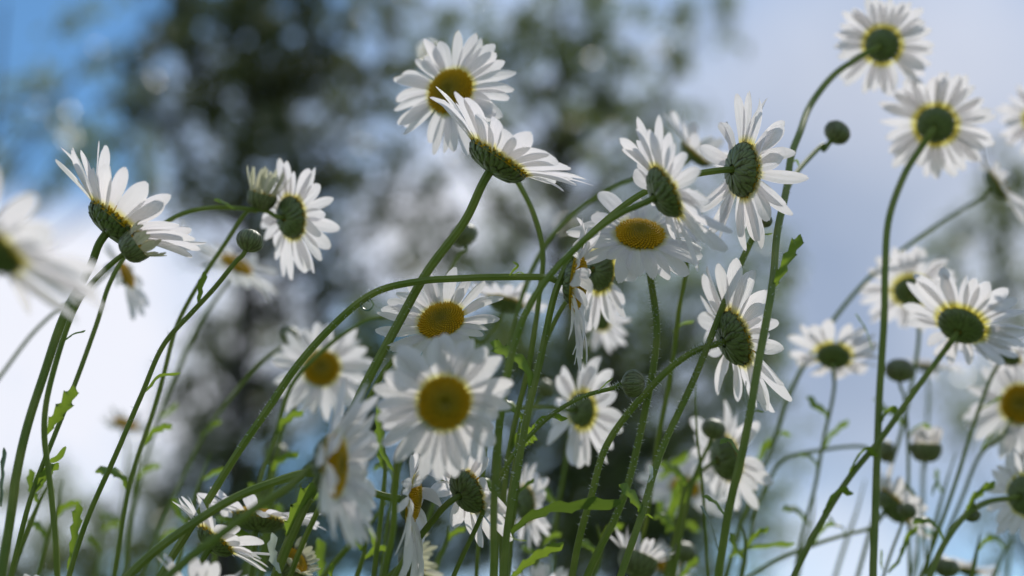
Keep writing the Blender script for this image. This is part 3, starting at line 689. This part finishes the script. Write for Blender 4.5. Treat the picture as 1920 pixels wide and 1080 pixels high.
# ---------------------------------------------------------------- leaves on the stems
leaf(pl_tall, [(1445, 546), (1462, 515), (1482, 475), (1502, 443)], .496, 38, 4, .25)
leaf(pl_tall, [(1408, 768), (1396, 745), (1399, 715)], .478, 26, 3, 1.0, M_LEAFP)
leaf(pl_tall, [(1412, 772), (1422, 770), (1432, 773)], .475, 7, 1, .4)
leaf(pl_tall, [(1352, 1055), (1340, 1010), (1326, 968), (1314, 948)], .475, 24, 4, .9, M_LEAFP, 'grey green leaf standing against the stem')
leaf(pl_tall, [(1516, 214), (1520, 205), (1517, 193)], .60, 8, 1, .4)
leaf(pl_tall, [(1480, 325), (1486, 305), (1494, 300), (1498, 312)], .57, 7, 1, .5)
leaf(pl_l2, [(86, 816), (100, 790), (122, 758), (140, 726)], .485, 34, 4, .2)
leaf(pl_l2, [(120, 640), (135, 628), (160, 620)], .50, 14, 2, .9, M_LEAFP)
leaf(pl_long, [(1408, 445), (1425, 441), (1448, 438)], .53, 13, 2, .9)
leaf(pl_long, [(1204, 966), (1196, 945), (1178, 922), (1164, 908)], .505, 30, 3, .2)
leaf(pl_long, [(1216, 905), (1222, 890), (1218, 872)], .505, 16, 2, .4, M_SILVER, 'crumpled silvery leaf tip')
leaf(pl_long, [(1206, 970), (1215, 965), (1224, 972)], .505, 8, 1, .4)
leaf(pl_bud, [(996, 808), (1010, 790), (1035, 780), (1062, 786)], .51, 26, 3, .5)
leaf(pl_bud, [(1122, 733), (1135, 720), (1150, 708)], .508, 7, 2, .5)
leaf(pl_arch, [(690, 556), (700, 572), (690, 582), (676, 574), (684, 560), (692, 566)], .502, 11, 1, .6, M_LEAFP, 'leaf curled into a little spiral')
leaf(pl_arch, [(955, 517), (962, 508), (970, 498), (962, 490)], .50, 9, 1, .4)
leaf(pl_arch, [(962, 517), (974, 510), (982, 513)], .50, 8, 1, .8)
leaf(pl_mid, [(1262, 622), (1278, 608), (1302, 602)], .60, 11, 2, .5)

def stalk(label, px, d, sw, leaves=()):
    """a leafy flowerless daisy stalk"""
    SP = stem_points(px, d, d); G = to_ground(SP)
    root = empty('leafy_stalk', (G[-1].x, G[-1].y, 0)); SEED[0] += 1
    S = [q - root.location for q in catmull(SP + G, 8)]; mb = MB()
    tube(mb, S, lambda t: sw * d / FOC / 2 * min(1, .3 + t * 3)); mb.build('stem', [M_STEM, M_HAIR], root)
    for (lp, w) in leaves: leaf(root, lp, d, w, 3, .3)
    return tag(root, label, 'plant stalk', 'leafy stalks without flowers')
stalk('thin blurred stalk under the faint far daisy, left', [(262, 850), (252, 920), (240, 1000), (232, 1085)], .68, 8, [([(256, 900), (275, 880), (300, 872)], 20)])
stalk('blurred leafy stalk left of the long arching stem', [(395, 850), (372, 910), (350, 990), (330, 1085)], .64, 9, [([(380, 900), (405, 885), (428, 880)], 18), ([(352, 985), (335, 960), (326, 935)], 20)])
stalk('bright leafy stalk behind the crossing stems, left of centre', [(498, 840), (510, 900), (505, 985), (490, 1085)], .62, 10, [([(505, 890), (525, 862), (560, 850)], 26), ([(506, 960), (480, 930), (468, 905)], 22)])
stalk('slanting blurred stalk under the big side view daisy', [(735, 930), (690, 985), (640, 1040), (600, 1090)], .58, 12, [([(690, 985), (700, 1010), (705, 1045)], 22)])
stalk('upright pale stalk between the largest face and the twin upright stems', [(902, 700), (915, 760), (905, 900), (893, 1085)], .56, 8, [([(908, 860), (890, 830), (880, 800)], 20)])
stalk('upright stalk close behind the twin upright stems', [(975, 790), (965, 870), (952, 980), (948, 1085)], .53, 12, [([(965, 860), (985, 830), (1000, 822)], 30)])
stalk('fine hairy stalk between the long crossing stem and the tall stem', [(1304, 700), (1306, 800), (1318, 920), (1328, 1085)], .58, 6)
stalk('blurred leafy stalk low behind the long crossing stem', [(1275, 890), (1282, 940), (1268, 1010), (1258, 1085)], .66, 11, [([(1280, 930), (1300, 900), (1330, 885)], 26), ([(1272, 1000), (1245, 970), (1235, 940)], 30)])
stalk('pale blurred stalk left of the nearly straight stem', [(1622, 900), (1606, 960), (1585, 1020), (1565, 1085)], .74, 8)
stalk('blurred stalk right of the thin upright daisy stem', [(1528, 930), (1522, 980), (1505, 1040), (1495, 1085)], .70, 8, [([(1520, 985), (1500, 960), (1485, 950)], 16)])
stalk('thin stalk between the half open daisy and the low arching stem', [(1792, 850), (1770, 920), (1750, 1000), (1738, 1085)], .68, 9, [([(1768, 925), (1758, 905), (1756, 880)], 18)])
stalk('pale stalk leaning towards the right edge, bottom right', [(1900, 1000), (1880, 1040), (1862, 1085)], .66, 9, [([(1885, 1030), (1870, 1010), (1850, 1005)], 18)])
stalk('broad blurred stalk low in the left corner', [(92, 905), (70, 950), (45, 1010), (20, 1085)], .56, 10, [([(72, 945), (60, 915), (58, 880)], 20)])
stalk('upright stalk with a bright leaf behind the limp hanging petals', [(716, 800), (722, 870), (715, 960), (700, 1085)], .55, 10, [([(720, 880), (708, 840), (712, 790)], 22)])

stalk('blurred stalk crossing low behind the sharp low daisy', [(430, 960), (455, 1010), (470, 1050), (478, 1085)], .70, 8, [([(446, 990), (425, 975), (405, 970)], 18)])
stalk('leafy stalk rising beside the brownish low bud', [(560, 905), (556, 960), (540, 1020), (530, 1085)], .66, 10, [([(555, 960), (578, 935), (600, 925)], 28), ([(548, 1000), (530, 975), (520, 945)], 24)])
stalk('blurred leafy stalk behind the scaly green cup under the largest face', [(842, 985), (836, 1020), (822, 1050), (812, 1085)], .60, 11, [([(835, 1020), (850, 1000), (872, 990)], 22)])
stalk('leafy stalk low between the hairy stems, right of the dark toothed leaf', [(1120, 985), (1128, 1020), (1122, 1055), (1112, 1085)], .62, 10, [([(1126, 1015), (1145, 990), (1168, 985)], 28), ([(1122, 1040), (1100, 1020), (1085, 1015)], 24)])
stalk('pale blurred stalk below the half open daisy, right', [(1712, 985), (1720, 1020), (1716, 1050), (1708, 1085)], .76, 8, [([(1718, 1015), (1735, 1000), (1750, 998)], 18)])
stalk('blurred stalk with a bright leaf near the bottom right corner', [(1838, 1000), (1832, 1030), (1826, 1060), (1822, 1085)], .62, 9, [([(1832, 1035), (1846, 1015), (1860, 1008)], 24)])
stalk('dim leafy stalk low behind the crossing stems, left', [(292, 985), (300, 1015), (302, 1050), (298, 1085)], .72, 8, [([(300, 1020), (318, 1000), (335, 996)], 20)])

stalk('blurred stalk between the two thickest stems at the left', [(118, 900), (108, 950), (86, 1020), (70, 1085)], .62, 9, [([(100, 975), (122, 950), (150, 940)], 24), ([(90, 1010), (70, 985), (50, 975)], 22)])
stalk('faint far stalk under the white cloud, bottom left', [(182, 930), (190, 980), (186, 1040), (178, 1085)], .78, 7, [([(188, 1000), (205, 985), (225, 982)], 18), ([(187, 1030), (170, 1010), (160, 1005)], 16)])
stalk('leafy stalk behind the stem of the limp petalled daisy, bottom left', [(415, 975), (408, 1010), (402, 1050), (398, 1085)], .60, 10, [([(408, 1015), (430, 1000), (455, 1000)], 24), ([(404, 1040), (385, 1015), (378, 990)], 24)])
stalk('leafy stalk directly below the limp hanging petals', [(690, 1000), (684, 1030), (676, 1060), (668, 1085)], .56, 10, [([(684, 1035), (665, 1010), (655, 985)], 28), ([(680, 1050), (705, 1030), (730, 1028)], 24)])
stalk('leafy stalk low at the foot of the big toothed leaf', [(1025, 985), (1018, 1020), (1008, 1050), (1000, 1085)], .64, 9, [([(1018, 1025), (1035, 1005), (1052, 1002)], 20), ([(1012, 1045), (992, 1030), (980, 1025)], 20)])
stalk('leafy stalk at the foot of the tall curved stem', [(1390, 985), (1398, 1020), (1396, 1050), (1390, 1085)], .60, 10, [([(1398, 1030), (1415, 1005), (1440, 990)], 26), ([(1396, 1050), (1378, 1025), (1370, 1000)], 22)])
def find(text):
    return next(o for o in COL.objects if text in o.get('label', ''))
q = find('scaly green back, beside the tall')
leaf(q, [(958, 1000), (985, 975), (1030, 955), (1085, 948), (1165, 942)], .495, 46, 4, .35, M_LEAFD)
leaf(q, [(958, 1085), (985, 1058), (1020, 1035), (1056, 1020)], .485, 34, 4, .2)
leaf(q, [(955, 1005), (970, 1012), (988, 1014)], .495, 10, 1, .8)
q = find('directly above the flat')
leaf(q, [(996, 730), (990, 695), (965, 668), (940, 655), (922, 640)], .50, 34, 4, .15)
q = find('with a round brown gold disc')
leaf(q, [(740, 885), (718, 850), (712, 800), (708, 760)], .50, 22, 3, .3)
q = find('straight leaning stem')
leaf(q, [(540, 1010), (545, 985), (565, 945), (588, 908)], .50, 42, 4, .15)
leaf(q, [(526, 1075), (512, 1045), (512, 1000)], .495, 24, 3, .3, M_SILVER, 'silvery curled leaf catching the light')
q = find('bright upright petals, just behind')
leaf(q, [(600, 1085), (602, 1050), (598, 1010)], .60, 28, 2, .2)
leaf(q, [(622, 1085), (620, 1070), (624, 1056)], .51, 14, 1, .1)
q = find('round green bud on a long thin stem')
leaf(q, [(128, 1070), (138, 1020), (143, 980), (148, 945)], .53, 26, 4, .4)
leaf(q, [(262, 745), (280, 725), (300, 705), (338, 700)], .525, 20, 2, .8)
leaf(q, [(372, 572), (376, 540), (384, 510)], .53, 18, 2, .3)
q = find('half open cream daisy bud with ragged')
leaf(q, [(270, 835), (285, 812), (305, 802), (322, 798)], .60, 24, 3, .3)
leaf(q, [(440, 392), (420, 380), (402, 374)], .56, 12, 2, .4)
q = find('on the level arching stalk')
leaf(q, [(84, 868), (102, 862), (124, 838)], .53, 16, 1, .1)
leaf(q, [(62, 927), (80, 905), (98, 878)], .53, 20, 2, .7)
q = find('cup shaped white daisy') if False else find('raised like a cup')
leaf(q, [(2, 950), (4, 900), (8, 840)], .48, 22, 3, 1.0, M_LEAFP)
q = find('turned away, behind the long tall stem low')
leaf(q, [(1250, 985), (1262, 950), (1290, 925)], .64, 34, 2, .1)
leaf(q, [(1250, 1000), (1265, 940), (1275, 900)], .66, 30, 2, .2)
leaf(q, [(1235, 900), (1255, 880), (1290, 850)], .70, 30, 2, .3)
q = find('low behind the nearly straight stem')
leaf(q, [(1365, 1045), (1400, 1030), (1450, 1022), (1490, 1020)], .62, 22, 3, .4)
q = find('pale arching stalk')
leaf(q, [(1420, 870), (1430, 845), (1445, 822)], .68, 24, 2, .1)
q = find('small bud beside the nearly straight')
leaf(q, [(1665, 1075), (1688, 1045), (1700, 1010), (1720, 988)], .60, 24, 3, .3)
leaf(q, [(1655, 1070), (1652, 1050), (1653, 1030)], .60, 10, 1, .3)
q = find('half open daisy with pale petals standing')
leaf(q, [(1748, 930), (1752, 912), (1758, 900)], .64, 12, 1, .2)
q = find('brownish bud at the bottom')
leaf(q, [(1275, 1085), (1290, 1065), (1308, 1045)], .62, 24, 2, .2)
q = find('alone on a thin upright stem')
leaf(q, [(1636, 655), (1622, 615), (1604, 588)], .60, 6, 3, .3)
